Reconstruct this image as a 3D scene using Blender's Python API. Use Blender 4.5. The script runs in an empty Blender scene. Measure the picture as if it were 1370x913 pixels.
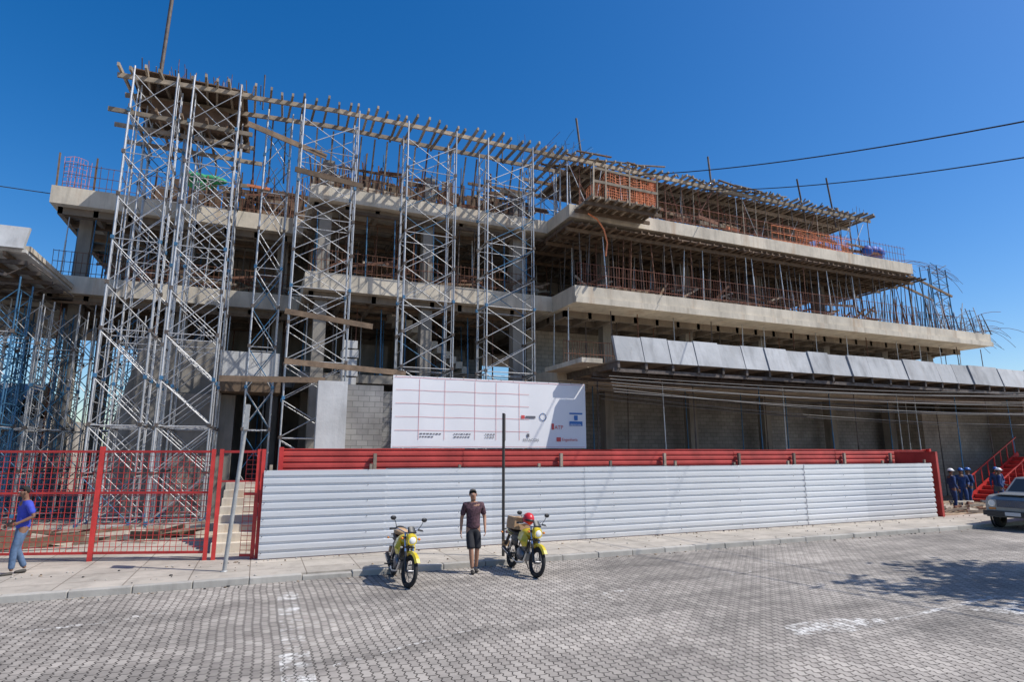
import bpy, math, random
from mathutils import Vector, Matrix
random.seed(7)
R=random.uniform
scene=bpy.context.scene
# ---------------------------------------------------------------- materials
def newmat(name):
    m=bpy.data.materials.new(name); m.use_nodes=True
    nt=m.node_tree; b=nt.nodes['Principled BSDF']; return m,nt,b
def L(nt,a,b): nt.links.new(a,b)
def nd(nt,t,**k):
    n=nt.nodes.new(t)
    for a,v in k.items(): setattr(n,a,v)
    return n
def mixc(nt,fac,a,b,blend='MIX'):
    n=nt.nodes.new('ShaderNodeMix'); n.data_type='RGBA'; n.blend_type=blend
    for s,v in ((n.inputs[0],fac),(n.inputs[6],a),(n.inputs[7],b)):
        if hasattr(v,'is_output') or isinstance(v,bpy.types.NodeSocket): nt.links.new(v,s)
        elif isinstance(v,(int,float)): s.default_value=v
        else: s.default_value=(*v,1)
    return n.outputs[2]
def noise(nt,vec,scale,detail=5,rough=.6):
    n=nd(nt,'ShaderNodeTexNoise'); n.inputs['Scale'].default_value=scale
    n.inputs['Detail'].default_value=detail; n.inputs['Roughness'].default_value=rough
    L(nt,vec,n.inputs['Vector']); return n.outputs['Fac']
def ramp(nt,f,stops):
    r=nd(nt,'ShaderNodeValToRGB'); e=r.color_ramp.elements
    while len(e)<len(stops): e.new(.5)
    for i,(p,c) in enumerate(stops):
        e[i].position=p; e[i].color=(*c,1) if not isinstance(c,(int,float)) else (c,c,c,1)
    L(nt,f,r.inputs[0]); return r.outputs[0]
def bump(nt,b,h,strength=.4,dist=.02):
    n=nd(nt,'ShaderNodeBump'); n.inputs['Strength'].default_value=strength
    n.inputs['Distance'].default_value=dist
    L(nt,h,n.inputs['Height']); L(nt,n.outputs[0],b.inputs['Normal'])
def objvec(nt): return nd(nt,'ShaderNodeTexCoord').outputs['Object']
def simple(name,c,rough=.7,metal=0,var=.25,scale=8,isl=0,bmp=.15):
    m,nt,b=newmat(name); v=objvec(nt)
    dark=tuple(x*(1-var) for x in c); lite=tuple(min(1,x*(1+var)) for x in c)
    f=noise(nt,v,scale)
    col=mixc(nt,ramp(nt,f,[(.3,0.),(.7,1.)]),dark,lite)
    if isl:
        g=nd(nt,'ShaderNodeNewGeometry').outputs['Random Per Island']
        col=mixc(nt,1.0,col,ramp(nt,g,[(0,1-isl),(1,1.)]),'MULTIPLY')
    L(nt,col,b.inputs['Base Color']); b.inputs['Roughness'].default_value=rough
    b.inputs['Metallic'].default_value=metal
    if bmp: bump(nt,b,noise(nt,v,scale*6),bmp,.01)
    return m
def concrete(name,c,stain=.5,rust=.0,joint=0,isl=0):
    m,nt,b=newmat(name); v=objvec(nt)
    mp=nd(nt,'ShaderNodeMapping'); L(nt,v,mp.inputs[0]); mp.inputs['Scale'].default_value=(1.6,1.6,.22)
    st=noise(nt,mp.outputs[0],1.6,8,.65)
    bl=noise(nt,v,.7,6,.6)
    col=mixc(nt,ramp(nt,bl,[(.35,0.),(.65,1.)]),tuple(x*.72 for x in c),c)
    col=mixc(nt,ramp(nt,st,[(.48,0.),(.72,stain)]),col,tuple(x*.3 for x in c))
    if rust:
        mp2=nd(nt,'ShaderNodeMapping'); L(nt,v,mp2.inputs[0]); mp2.inputs['Scale'].default_value=(1.1,1.1,.12)
        mp2.inputs['Location'].default_value=(31,7,3)
        rs=noise(nt,mp2.outputs[0],1.3,7,.7)
        col=mixc(nt,ramp(nt,rs,[(.54,0.),(.7,rust)]),col,(.36,.20,.09))
    if joint:
        br=nd(nt,'ShaderNodeTexBrick'); L(nt,v,br.inputs['Vector']); br.offset=0
        br.inputs['Color1'].default_value=(1,1,1,1); br.inputs['Color2'].default_value=(.86,.86,.86,1)
        br.inputs['Mortar'].default_value=(.45,.42,.4,1); br.inputs['Scale'].default_value=1
        br.inputs['Brick Width'].default_value=joint; br.inputs['Row Height'].default_value=joint*.73; br.inputs['Mortar Size'].default_value=.012
        col=mixc(nt,1.,col,br.outputs['Color'],'MULTIPLY')
    if isl:
        g=nd(nt,'ShaderNodeNewGeometry').outputs['Random Per Island']
        col=mixc(nt,1.0,col,ramp(nt,g,[(0,1-isl),(1,1.)]),'MULTIPLY')
    L(nt,col,b.inputs['Base Color']); b.inputs['Roughness'].default_value=.9
    bump(nt,b,noise(nt,v,9,8),.35,.02); return m
def blockwall(name,c1,c2,mort,w=.4,h=.2):
    m,nt,b=newmat(name); v=objvec(nt)
    s=nd(nt,'ShaderNodeSeparateXYZ'); L(nt,v,s.inputs[0])
    a=nd(nt,'ShaderNodeMath',operation='ADD'); L(nt,s.outputs[0],a.inputs[0]); L(nt,s.outputs[1],a.inputs[1])
    cb=nd(nt,'ShaderNodeCombineXYZ'); L(nt,a.outputs[0],cb.inputs[0]); L(nt,s.outputs[2],cb.inputs[1])
    br=nd(nt,'ShaderNodeTexBrick'); L(nt,cb.outputs[0],br.inputs['Vector'])
    br.inputs['Color1'].default_value=(*c1,1); br.inputs['Color2'].default_value=(*c2,1)
    br.inputs['Mortar'].default_value=(*mort,1); br.inputs['Scale'].default_value=1
    br.inputs['Brick Width'].default_value=w; br.inputs['Row Height'].default_value=h
    br.inputs['Mortar Size'].default_value=.012
    n=noise(nt,v,.9,7)
    col=mixc(nt,1.,br.outputs['Color'],ramp(nt,n,[(.3,.55),(.7,1.)]),'MULTIPLY')
    L(nt,col,b.inputs['Base Color']); b.inputs['Roughness'].default_value=.9
    bump(nt,b,br.outputs['Fac'],-.4,.01); return m
def pavers(name,paint=None):
    m,nt,b=newmat(name); v=objvec(nt)
    s=nd(nt,'ShaderNodeSeparateXYZ'); L(nt,v,s.inputs[0])
    def M(op,a,bb):
        n=nd(nt,'ShaderNodeMath',operation=op)
        for i,x in enumerate((a,bb)):
            if isinstance(x,(int,float)): n.inputs[i].default_value=x
            else: L(nt,x,n.inputs[i])
        return n.outputs[0]
    x,y=s.outputs[0],s.outputs[1]
    wob=M('MULTIPLY',M('SUBTRACT',noise(nt,v,.6,2,.5),.5),.14)
    x=M('ADD',x,wob); y=M('ADD',y,wob)
    tri=M('PINGPONG',M('ADD',y,.03),.06)
    xx=M('ADD',x,M('MULTIPLY',tri,.55))
    tri2=M('PINGPONG',M('ADD',x,.0),.06)
    yy=M('ADD',y,M('MULTIPLY',tri2,.3))
    cb=nd(nt,'ShaderNodeCombineXYZ'); L(nt,yy,cb.inputs[0]); L(nt,xx,cb.inputs[1])
    br=nd(nt,'ShaderNodeTexBrick'); L(nt,cb.outputs[0],br.inputs['Vector'])
    br.inputs['Color1'].default_value=(.45,.405,.355,1); br.inputs['Color2'].default_value=(.32,.285,.25,1)
    br.inputs['Mortar'].default_value=(.055,.045,.037,1); br.inputs['Scale'].default_value=1
    br.inputs['Brick Width'].default_value=.24; br.inputs['Row Height'].default_value=.12
    br.inputs['Mortar Size'].default_value=.0095; br.inputs['Mortar Smooth'].default_value=.3
    br.inputs['Bias'].default_value=.0
    n1=noise(nt,v,.28,9,.68); n2=noise(nt,v,2.5,6,.6)
    mp=nd(nt,'ShaderNodeMapping'); L(nt,v,mp.inputs[0]); mp.inputs['Scale'].default_value=(.10,.9,1)
    n3=noise(nt,mp.outputs[0],1.1,7,.65)
    col=mixc(nt,1.,br.outputs['Color'],ramp(nt,n1,[(.36,.64),(.62,1.1)]),'MULTIPLY')
    col=mixc(nt,1.,col,ramp(nt,n2,[(.3,.82),(.7,1.08)]),'MULTIPLY')
    col=mixc(nt,1.,col,ramp(nt,n3,[(.38,.70),(.54,1.05)]),'MULTIPLY')
    sp=noise(nt,v,5.5,3,.5)
    col=mixc(nt,ramp(nt,sp,[(.68,0.),(.75,.6)]),col,(.08,.07,.06))
    if paint is not None:
        nn=noise(nt,v,5,10,.8); nb=noise(nt,v,1.5,4,.6)
        mk=M('MULTIPLY',ramp(nt,nn,[(.52-.1*paint,0.),(.58-.06*paint,1.)]),ramp(nt,nb,[(.38,.08),(.55,1.)]))
        mk=M('MULTIPLY',mk,M('SUBTRACT',1.,M('MULTIPLY',br.outputs['Fac'],.85)))
        col=mixc(nt,M('MULTIPLY',mk,.85),col,(.74,.72,.68))
    L(nt,col,b.inputs['Base Color']); b.inputs['Roughness'].default_value=.85
    h=M('ADD',M('MULTIPLY',br.outputs['Fac'],-1.),M('MULTIPLY',noise(nt,v,40,4),.25))
    bump(nt,b,h,.6,.008); return m

MT={}
MT['conc']=concrete('concrete_slab',(.66,.59,.48),.5,.45)
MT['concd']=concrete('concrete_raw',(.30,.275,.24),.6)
MT['soffit']=concrete('concrete_soffit',(.25,.205,.16),.6)  # shade under the slabs painted in as a darker brown concrete
MT['white']=concrete('concrete_pale_panel',(.60,.60,.59),.35,.1)
MT['panel']=concrete('canopy_panel_mat',(.52,.53,.54),.55,.1,0,.22)
MT['kerb']=concrete('kerb_concrete',(.50,.47,.42),.4,0,0,.2)
MT['pave']=concrete('pavement_concrete',(.50,.445,.375),.4,0,1.1)
MT['dirt']=simple('dirt',(.32,.24,.165),.95,0,.35,1.5)
MT['block']=blockwall('block_wall_mat',(.38,.37,.35),(.31,.30,.29),(.2,.2,.19))
MT['blockw']=blockwall('block_wall_pale',(.48,.42,.34),(.42,.37,.30),(.26,.23,.2))
MT['timber']=simple('weathered_timber',(.40,.33,.25),.85,0,.3,5,.6)
MT['timberd']=simple('old_formwork_timber',(.21,.145,.095),.9,0,.35,4,.6)
MT['ply']=simple('formwork_plywood',(.16,.10,.065),.85,0,.4,1.5,.4)
MT['steel']=simple('galvanised_tube',(.66,.66,.66),.42,.45,.18,6,.45)
MT['steelb']=simple('blue_painted_tube',(.06,.19,.34),.5,.2,.3,6,.4)
MT['rust']=simple('rusty_steel',(.20,.095,.06),.85,.2,.4,6,.5)
MT['rustr']=simple('red_primed_bar',(.28,.11,.075),.8,.1,.3,6,.5)
MT['propd']=simple('prop_dark',(.14,.115,.10),.7,.3,.4,6,.5)
MT['orange']=simple('orange_net',(.74,.24,.10),.7,0,.2,6)
MT['red']=simple('red_paint',(.50,.035,.03),.5,0,.25,3)
MT['redc']=simple('red_corrugated_paint',(.45,.06,.05),.5,.1,.3,1.2)
MT['blue']=simple('blue_tarp',(.02,.10,.42),.6,0,.3,3)
MT['green']=simple('green_net',(.03,.28,.12),.8,0,.3,4)
MT['dark']=simple('dark_rubber',(.02,.02,.02),.7,0,.2,10)
MT['cable']=simple('cable_black',(.02,.02,.022),.6,0,.1,4,0,0)
MT['cablep']=simple('cable_lit_grey',(.20,.19,.18),.6,0,.1,4,0,0)  # sunlit look of the cables put into a paler grey
MT['polegrey']=simple('pole_paint_grey',(.36,.36,.35),.5,.3,.2,8)
MT['poledark']=simple('pole_dark',(.05,.045,.04),.5,.3,.2,8)
def galv():
    m,nt,b=newmat('galvanised_sheet'); v=objvec(nt)
    mp=nd(nt,'ShaderNodeMapping'); L(nt,v,mp.inputs[0]); mp.inputs['Scale'].default_value=(.35,1,4)
    n=noise(nt,mp.outputs[0],2.2,7,.65); n2=noise(nt,v,.5,4)
    col=mixc(nt,ramp(nt,n,[(.3,0.),(.7,1.)]),(.72,.74,.77),(.82,.83,.85))
    col=mixc(nt,ramp(nt,n2,[(.55,0.),(.8,.15)]),col,(.50,.48,.46))
    g=nd(nt,'ShaderNodeNewGeometry').outputs['Random Per Island']
    col=mixc(nt,1.,col,ramp(nt,g,[(0,.88),(1,1.)]),'MULTIPLY')
    s=nd(nt,'ShaderNodeSeparateXYZ'); L(nt,v,s.inputs[0])
    mr=nd(nt,'ShaderNodeMapRange'); L(nt,s.outputs[2],mr.inputs[0]); mr.inputs[1].default_value=.1; mr.inputs[2].default_value=.5
    mr.inputs[3].default_value=.3; mr.inputs[4].default_value=0
    col=mixc(nt,mr.outputs[0],col,(.40,.36,.31))
    L(nt,col,b.inputs['Base Color']); b.inputs['Metallic'].default_value=.45
    b.inputs['Roughness'].default_value=.38; return m
MT['galv']=galv()
def flat(name,c,rough=.5,metal=0,coat=0):
    m,nt,b=newmat(name); b.inputs['Base Color'].default_value=(*c,1)
    b.inputs['Roughness'].default_value=rough; b.inputs['Metallic'].default_value=metal
    if coat: b.inputs['Coat Weight'].default_value=coat
    return m

# ---------------------------------------------------------------- mesh builder
class MB:
    def __init__(s): s.v=[];s.f=[];s.m=[];s.mats=[];s.sm=[]
    def mi(s,k):
        k=MT[k] if isinstance(k,str) else k
        if k not in s.mats: s.mats.append(k)
        return s.mats.index(k)
    def add(s,vs,fs,k,smooth=False):
        o=len(s.v); s.v+= [tuple(v) for v in vs]; i=s.mi(k)
        for f in fs: s.f.append([a+o for a in f]); s.m.append(i); s.sm.append(smooth)
    def box(s,x0,x1,y0,y1,z0,z1,k):
        vs=[(x,y,z) for z in (z0,z1) for y in (y0,y1) for x in (x0,x1)]
        s.add(vs,[(0,2,3,1),(4,5,7,6),(0,1,5,4),(2,6,7,3),(0,4,6,2),(1,3,7,5)],k)
    def beam(s,p,q,w,h,k,up=(0,0,1)):
        p=Vector(p);q=Vector(q);d=(q-p)
        if d.length<1e-6: return
        d.normalize(); u=Vector(up)
        if abs(d.dot(u))>.95: u=Vector((0,1,0))
        a=d.cross(u).normalized(); b=a.cross(d).normalized()
        a*=w/2; b*=h/2
        vs=[c+i*a+j*b for c in (p,q) for i,j in ((-1,-1),(1,-1),(1,1),(-1,1))]
        s.add(vs,[(0,1,2,3),(7,6,5,4),(0,4,5,1),(1,5,6,2),(2,6,7,3),(3,7,4,0)],k)
    def tube(s,p,q,r,k,n=6,r2=None,smooth=True):
        p=Vector(p);q=Vector(q);d=q-p
        if d.length<1e-6: return
        d.normalize(); u=Vector((0,0,1)) if abs(d.z)<.9 else Vector((1,0,0))
        a=d.cross(u).normalized(); b=a.cross(d)
        r2=r if r2 is None else r2
        vs=[]
        for c,rr in ((p,r),(q,r2)):
            for i in range(n):
                t=2*math.pi*i/n; vs.append(c+a*rr*math.cos(t)+b*rr*math.sin(t))
        s.add(vs,[(i,(i+1)%n,n+(i+1)%n,n+i) for i in range(n)],k,smooth)
        s.add(vs,[tuple(range(n-1,-1,-1)),tuple(range(n,2*n))],k)
    def path(s,pts,r,k,n=6):
        for a,b in zip(pts[:-1],pts[1:]): s.tube(a,b,r,k,n)
    def ell(s,c,r,k,nu=12,nv=8,M=None,zmin=-1.,zmax=1.):
        vs=[];c=Vector(c)
        t0=math.acos(max(-1,min(1,zmax))); t1=math.acos(max(-1,min(1,zmin)))
        for j in range(nv+1):
            t=t0+(t1-t0)*j/nv
            for i in range(nu):
                a=2*math.pi*i/nu
                p=Vector((r[0]*math.sin(t)*math.cos(a),r[1]*math.sin(t)*math.sin(a),r[2]*math.cos(t)))
                if M: p=M@p
                vs.append(c+p)
        fs=[(j*nu+i,(j+1)*nu+i,(j+1)*nu+(i+1)%nu,j*nu+(i+1)%nu) for j in range(nv) for i in range(nu)]
        s.add(vs,fs,k,True)
    def torus(s,c,R_,r,k,nu=28,nv=8,sx=1.):  # axis = y
        vs=[];c=Vector(c)
        for i in range(nu):
            a=2*math.pi*i/nu
            for j in range(nv):
                t=2*math.pi*j/nv; rr=R_+r*math.cos(t)
                vs.append(c+Vector((rr*math.cos(a),r*sx*math.sin(t),rr*math.sin(a))))
        s.add(vs,[(i*nv+j,((i+1)%nu)*nv+j,((i+1)%nu)*nv+(j+1)%nv,i*nv+(j+1)%nv) for i in range(nu) for j in range(nv)],k,True)
    def loft(s,secs,k,smooth=True,caps=True):
        n=len(secs[0]);vs=[p for sec in secs for p in sec]
        fs=[(i*n+j,i*n+(j+1)%n,(i+1)*n+(j+1)%n,(i+1)*n+j) for i in range(len(secs)-1) for j in range(n)]
        s.add(vs,fs,k,smooth)
        if caps: s.add(vs,[tuple(range(n-1,-1,-1)),tuple(range((len(secs)-1)*n,len(secs)*n))],k,smooth)
    def build(s,name,parent=None,bevel=0):
        me=bpy.data.meshes.new(name); me.from_pydata(s.v,[],s.f)
        for m in s.mats: me.materials.append(m)
        me.polygons.foreach_set('material_index',s.m)
        me.polygons.foreach_set('use_smooth',s.sm)
        me.update()
        import bmesh
        bm=bmesh.new(); bm.from_mesh(me); bmesh.ops.recalc_face_normals(bm,faces=bm.faces); bm.to_mesh(me); bm.free()
        o=bpy.data.objects.new(name,me); scene.collection.objects.link(o)
        if parent: o.parent=parent
        if bevel:
            b=o.modifiers.new('bevel','BEVEL'); b.width=bevel; b.segments=2; b.limit_method='ANGLE'
        return o
def empty(name,loc=(0,0,0),rot=(0,0,0)):
    e=bpy.data.objects.new(name,None); e.location=loc; e.rotation_euler=rot
    scene.collection.objects.link(e); return e
def J(a): return R(-a,a)

# ---------------------------------------------------------------- ground
g=MB(); g.add([(-1500,-600,-.06),(1500,-600,-.06),(1500,2400,-.06),(-1500,2400,-.06)],[(0,1,2,3)],'dirt'); g.build('ground')
MT['pavers']=pavers('interlocking_pavers'); MT['paint']=pavers('worn_paint_on_pavers',.5); MT['paint2']=pavers('very_worn_paint_on_pavers',-.1)
g=MB(); g.add([(-120,3.6,0),(160,3.6,0),(160,13.6,0),(-120,13.6,0)],[(0,1,2,3)],'pavers'); g.build('road')
g=MB()
def sheet(pts,k,z=.004): g.add([(x,y,z) for x,y in pts],[tuple(range(len(pts)))],k)
sheet([(.42,6.2),(.80,6.2),(.80,8.9),(.42,8.9)],'paint')
sheet([(.46,9.1),(.80,9.1),(.83,10.6),(.48,10.6)],'paint2')
sheet([(.48,10.9),(.84,10.9),(.86,12.6),(.5,12.6)],'paint')
sheet([(7.5,7.35),(8.3,7.45),(9.3,7.1),(9.1,6.85),(8.2,6.75),(7.3,6.95)],'paint')
sheet([(9.31,7.0),(12.6,7.35),(12.6,7.22),(9.25,6.9)],'paint')
sheet([(11.0,6.9),(12.8,7.0),(13.0,6.3),(11.6,6.2)],'paint')
sheet([(5.6,10.2),(7.2,10.5),(7.2,10.38),(5.6,10.05)],'paint2')
sheet([(-4.,11.2),(-1.3,11.9),(-1.3,11.7),(-4.,10.9)],'paint2')
cur=[(0.9+ i*.6, 8.1+ .25*i-.0052*i*i) for i in range(20)]
for a,b in zip(cur[:-1],cur[1:]): sheet([a,b,(b[0],b[1]+.09),(a[0],a[1]+.09)],'paint2')
g.build('road_marking')
g=MB(); g.box(-120,160,13.78,15.95,-.05,.12,'pave')
g.box(-120,.2,15.95,30,-.05,.10,'pave'); g.build('pavement')
g=MB()
x=-60
while x<90:
    w=1.0; dz=J(.008)
    if 0<x<1.5: dz-=.03
    g.box(x+.006,x+w-.006,13.6+J(.008),13.775,-.05,.125+dz,'kerb'); x+=w
g.build('kerb',bevel=.015)
g=MB(); g.box(-120,160,1.2,3.6,-.05,.12,'pave'); g.build('pavement')
g=MB()
g.box(.2,60,15.955,60,-.05,.06,'dirt'); g.box(-60,.2,30,60,-.05,.06,'dirt'); g.build('construction_site_dirt')
g=MB()
for i in range(420):
    x=R(-8,26); y=random.choice((13.55-abs(random.gauss(0,.12)),15.62-abs(random.gauss(0,.12)),R(13.8,15.6))); r=R(.008,.03)
    z=0 if y<13.6 else .12
    g.ell((x,y,z+r*.4),(r*R(.7,1.5),r,r*.6),random.choice(('dirt','kerb','timberd','dark')),5,3)
g.build('gutter_debris')

# ---------------------------------------------------------------- building
B=empty('unfinished_concrete_building')
ZA,ZB,ZC,ZR=6.1,9.7,13.4,16.1
XR=12.1
def zo(x): return -.05*max(0,2-x)
s=MB()
s.box(XR,41,22,42,ZB-.75,ZB,'conc')
s.box(XR-.2,34.5,22,42,ZC-.6,ZC,'conc')
s.box(11.5,44,22.6,42,ZA-.6,ZA,'conc')
s.box(1.2,XR-.01,24.2,41.9,ZB-.72,ZB-.01,'conc')
s.box(1.2,XR-.21,24.2,41.9,ZC-.62,ZC-.02,'conc')
s.box(1.2,11.4,25.2,41.9,ZA-.7,ZA-.35,'concd')
s.box(-8.6,1.19,28.6,41.8,ZB-.75,ZB-.02,'conc')
s.box(-8.6,1.19,28.4,41.8,ZC-.78,ZC-.03,'conc')
s.box(-3.,1.19,29.2,41.7,ZA-.6,ZA-.1,'concd')
s.box(XR,41,21.9,22.0,ZB-.78,ZB-.5,'conc')
s.build('floor_slabs',B)
s=MB()
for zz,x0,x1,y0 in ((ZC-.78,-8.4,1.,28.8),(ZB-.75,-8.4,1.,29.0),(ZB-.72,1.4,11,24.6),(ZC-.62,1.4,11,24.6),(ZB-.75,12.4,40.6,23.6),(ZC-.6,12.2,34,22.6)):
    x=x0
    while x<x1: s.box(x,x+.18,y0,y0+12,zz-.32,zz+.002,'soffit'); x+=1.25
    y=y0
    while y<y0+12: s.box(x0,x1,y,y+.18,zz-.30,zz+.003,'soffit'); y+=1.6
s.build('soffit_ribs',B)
s=MB()
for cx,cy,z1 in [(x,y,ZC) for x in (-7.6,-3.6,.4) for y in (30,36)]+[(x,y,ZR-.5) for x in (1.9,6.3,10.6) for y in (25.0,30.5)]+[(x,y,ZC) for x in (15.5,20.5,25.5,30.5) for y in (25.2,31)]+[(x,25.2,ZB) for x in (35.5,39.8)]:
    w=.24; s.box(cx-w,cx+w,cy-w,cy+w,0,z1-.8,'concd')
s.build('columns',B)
s=MB()
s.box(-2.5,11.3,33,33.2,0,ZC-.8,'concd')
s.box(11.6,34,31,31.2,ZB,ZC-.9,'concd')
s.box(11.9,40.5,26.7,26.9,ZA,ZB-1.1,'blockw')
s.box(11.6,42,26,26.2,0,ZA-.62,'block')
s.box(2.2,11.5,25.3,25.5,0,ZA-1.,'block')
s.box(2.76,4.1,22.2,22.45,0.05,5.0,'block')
s.box(1.75,2.75,21.75,22.19,0.05,5.05,'white')
s.box(-4.6,-1.6,26.6,27.4,0,7.0,'concd')
s.add([(-6.0,26.9,0),(-4.61,26.9,0),(-4.61,26.9,6.4),(-6.0,27.4,0),(-4.61,27.4,0),(-4.61,27.4,6.4)],[(0,1,2),(5,4,3),(0,2,5,3)],'concd')
s.box(-3.2,-1.0,26.0,26.5,0,4.8,'concd')
s.box(-1.6,.5,25.0,26.59,5.3,6.4,'white')
s.box(-1.7,.6,24.9,26.58,4.85,5.29,'timberd')
s.box(-.9,-.2,33.2,33.5,ZC,ZC+3,'block')
s.box(42.2,58,21.5,34,0,5.8,'blockw')
s.box(36,42.2,23.5,26,0,4.9,'blockw')
for i in range(26):
    x=R(-2,34); fl=random.choice((ZB,ZC,ZA)) ; 
    if fl==ZC: h=R(.5,1.6)
    else: h=R(1.2,2.4)
    w=R(.8,2.4); y=R(28.5,30.5) if x>1 else R(30.5,32.5)
    s.box(x,x+w,y,y+.2,fl+.01,fl+h,random.choice(('block','blockw','concd','ply')))
for i in range(5): s.box(2.75-.05*(i%2),3.25+.05*(i%2),23.4,24.0,ZA-1.0+i*.36,ZA-.7+i*.36,'white')
s.build('walls',B)
s=MB()
n=12
for i in range(n):
    x=5.1+i*.3; z=8.9-i*.22
    s.box(x,x+.32,26.2,27.8,z-.32,z,'conc')
for i in range(8):
    s.box(-.95+i*.02,-.02-i*.0,17.3+i*.3,17.62+i*.3,0.05,.12+.2*(i+1),'conc')
s.build('stairs',B)

# ---- props / formwork
def prop(mb,x,y,z0,z1,k='propd',j=.06):
    a=Vector((x+J(j),y+J(j),z0)); b=Vector((x+J(j),y+J(j),z1)); m=a.lerp(b,R(.5,.65))
    mb.tube(a,m,.034,k,5); mb.tube(m,b,.024,k,5)
    mb.box(a.x-.07,a.x+.07,a.y-.07,a.y+.07,z0+.003,z0+.02,k)
s=MB()
y_rows=(22.35,23.3,24.4,25.8,27.4)
for yi,y in enumerate(y_rows):
    x=12.5+R(0,.4)
    while x<34.6:
        prop(s,x,y,ZB+.01,ZC-1.12,random.choice(('propd','propd','rust','steel','propd')) ,.13)
        x+=R(.42,.75)
    s.beam((11.9,y,ZC-1.05),(34.9,y,ZC-1.05),.09,.16,'timberd')
x=11.9
while x<35.2:
    s.beam((x,21.75+J(.12),ZC-.93+J(.01)),(x+J(.05),28.5,ZC-.93),.07,.1,'timberd'); x+=R(.35,.5)
s.box(11.9,34.6,22.02,28.6,ZC-.87,ZC-.81,'ply')
for y in (22.9,24.2):
    x=12.2
    while x<43:
        prop(s,x,y,ZA+.01,ZB-.78,random.choice(('propd','rust','steel')),.06); x+=R(1.3,2.6)
for (x0,x1,ys,za,zb) in ((1.5,11.6,(24.5,25.6,27.2,29),ZB,ZC-.95),(1.5,11,(25.5,27.5,29.5),ZA-.3,ZB-1.05),(-8,1,(28.9,30.2,32),ZB,ZC-1.15),(-8,1,(29.,30.5,32.5),0.1,ZB-1.1)):
    for y in ys:
        x=x0+R(0,.4)
        while x<x1:
            prop(s,x,y,za+.01,zb,random.choice(('propd','rust','steelb','steel')),.07); x+=R(.6,1.3)
        s.beam((x0-.2,y,zb+.06),(x1+.2,y,zb+.06),.09,.14,'timberd')
x=34.6
while x<41:
    t=(x-34.6)/6.4; h=3.1-1.9*t
    for y in (22.3,23.4,24.8):
        prop(s,x+J(.1),y,ZB+.01,ZB+h+J(.25),random.choice(('propd','steelb','steel','rust')),.28)
    x+=R(.28,.45)
for y in (22.3,23.4): s.beam((34.4,y,ZB+3.15),(38.3,y,ZB+2.2),.08,.12,'timberd')
s.build('shoring_props',B)

# ---- roof formwork
s=MB()
for y,z in ((22.75,ZR-.12),(24.1,ZR-.12)): 
    x=-5.5
    while x<32: 
        l=R(3,4.5); x2=min(x+l,32.4); s.beam((x,y+J(.03),z+zo(x)+J(.03)),(x2,y+J(.03),z+zo(x2)+J(.03)),.08,.17,'timber'); x+=l-.3
x=-5.4
while x<12:
    y0=22.3+J(.2); dz=zo(x); s.beam((x+J(.05),y0,ZR+.04+dz+J(.04)),(x+J(.14),24.5+J(.2),ZR+.03+dz+J(.02)),.075,.13,'timber'); x+=R(.32,.52)
x=12
while x<32.4:
    s.beam((x+J(.05),22.35+J(.2),ZR+.03),(x+J(.08),27.5+J(.3),ZR+.03),.075,.11,'timber'); x+=R(.32,.52)
for y in (25.5,27.):
    s.beam((11.2,y,ZR-.12),(32.4,y,ZR-.12),.08,.16,'timberd')
DZ=-.25
s.box(-5.2,-1.35,22.8,27.3,ZR+.14+DZ,ZR+.18+DZ,'ply')
for y in (24.9,25.7,26.5,27.2): s.beam((-5.3,y,ZR-.1+DZ),(-1.3,y,ZR-.1+DZ),.08,.16,'timberd')
x=-5.2
while x<-1.3: s.beam((x,24.4,ZR+.035+DZ),(x,27.4,ZR+.035+DZ),.075,.11,'timberd'); x+=.38
s.box(-4.6,-2.0,23.9,24.5,ZR-1.15,ZR-.5,'ply')
for y in (22.9,24.0,25.3):
    s.beam((-5.6+J(.1),y,14.35),(-.9+J(.2),y,14.35),.07,.16,'timber')
for x in (-5.0,-4.2,-3.4,-2.6,-1.8): s.beam((x,22.6,14.48),(x+.1,26.5,14.48),.07,.11,'timberd')
for i in range(26):
    x=-4.9+i*.16; s.beam((x,23.1+J(.4),ZR-.15),(x+J(.08),23.1+J(.4),ZR+R(.1,.45)),.03,.03,'timberd')
s.box(13,32.2,23.6,27.4,ZR+.095,ZR+.13,'ply')
for i in range(160):
    x=R(11.2,32); y=R(22.4,26); l=R(.2,.8)
    s.beam((x,y,ZR+.12),(x+J(.15),y+J(.15),ZR+.12+R(.05,.22)),.05,.05,'timberd')
for i in range(60):
    x=R(11.2,30.5); y=R(22.3,25); l=R(.8,2.5); z=ZR+R(.14,.3)
    s.beam((x,y,z),(x+l,y+J(.5),z+J(.05)),.12,.03,random.choice(('timber','timberd')))
s.build('roof_formwork',B)
s=MB()
for y in (22.8,24.,25.5,27.):
    x=12.2
    while x<32.4:
        prop(s,x,y,ZC+.01,ZR-.2,random.choice(('propd','timberd','steel','rust','timber')),.07); x+=R(.55,1.0)
for y in (24.8,26.,27.5,29):
    x=-2.
    while x<11: 
        if y>28.5 or x>1.3: prop(s,x,y,ZC+.01,ZC+R(1.2,2.6),random.choice(('propd','timberd','steelb','rust')),.08)
        x+=R(.5,.9)
for i in range(36):
    x=R(12,31); y=random.choice((22.8,24)); s.tube((x,y,ZC+.2),(x+R(-1.6,1.6),y,ZR-.3),.022,random.choice(('rust','steel','rustr')),4)
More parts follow.
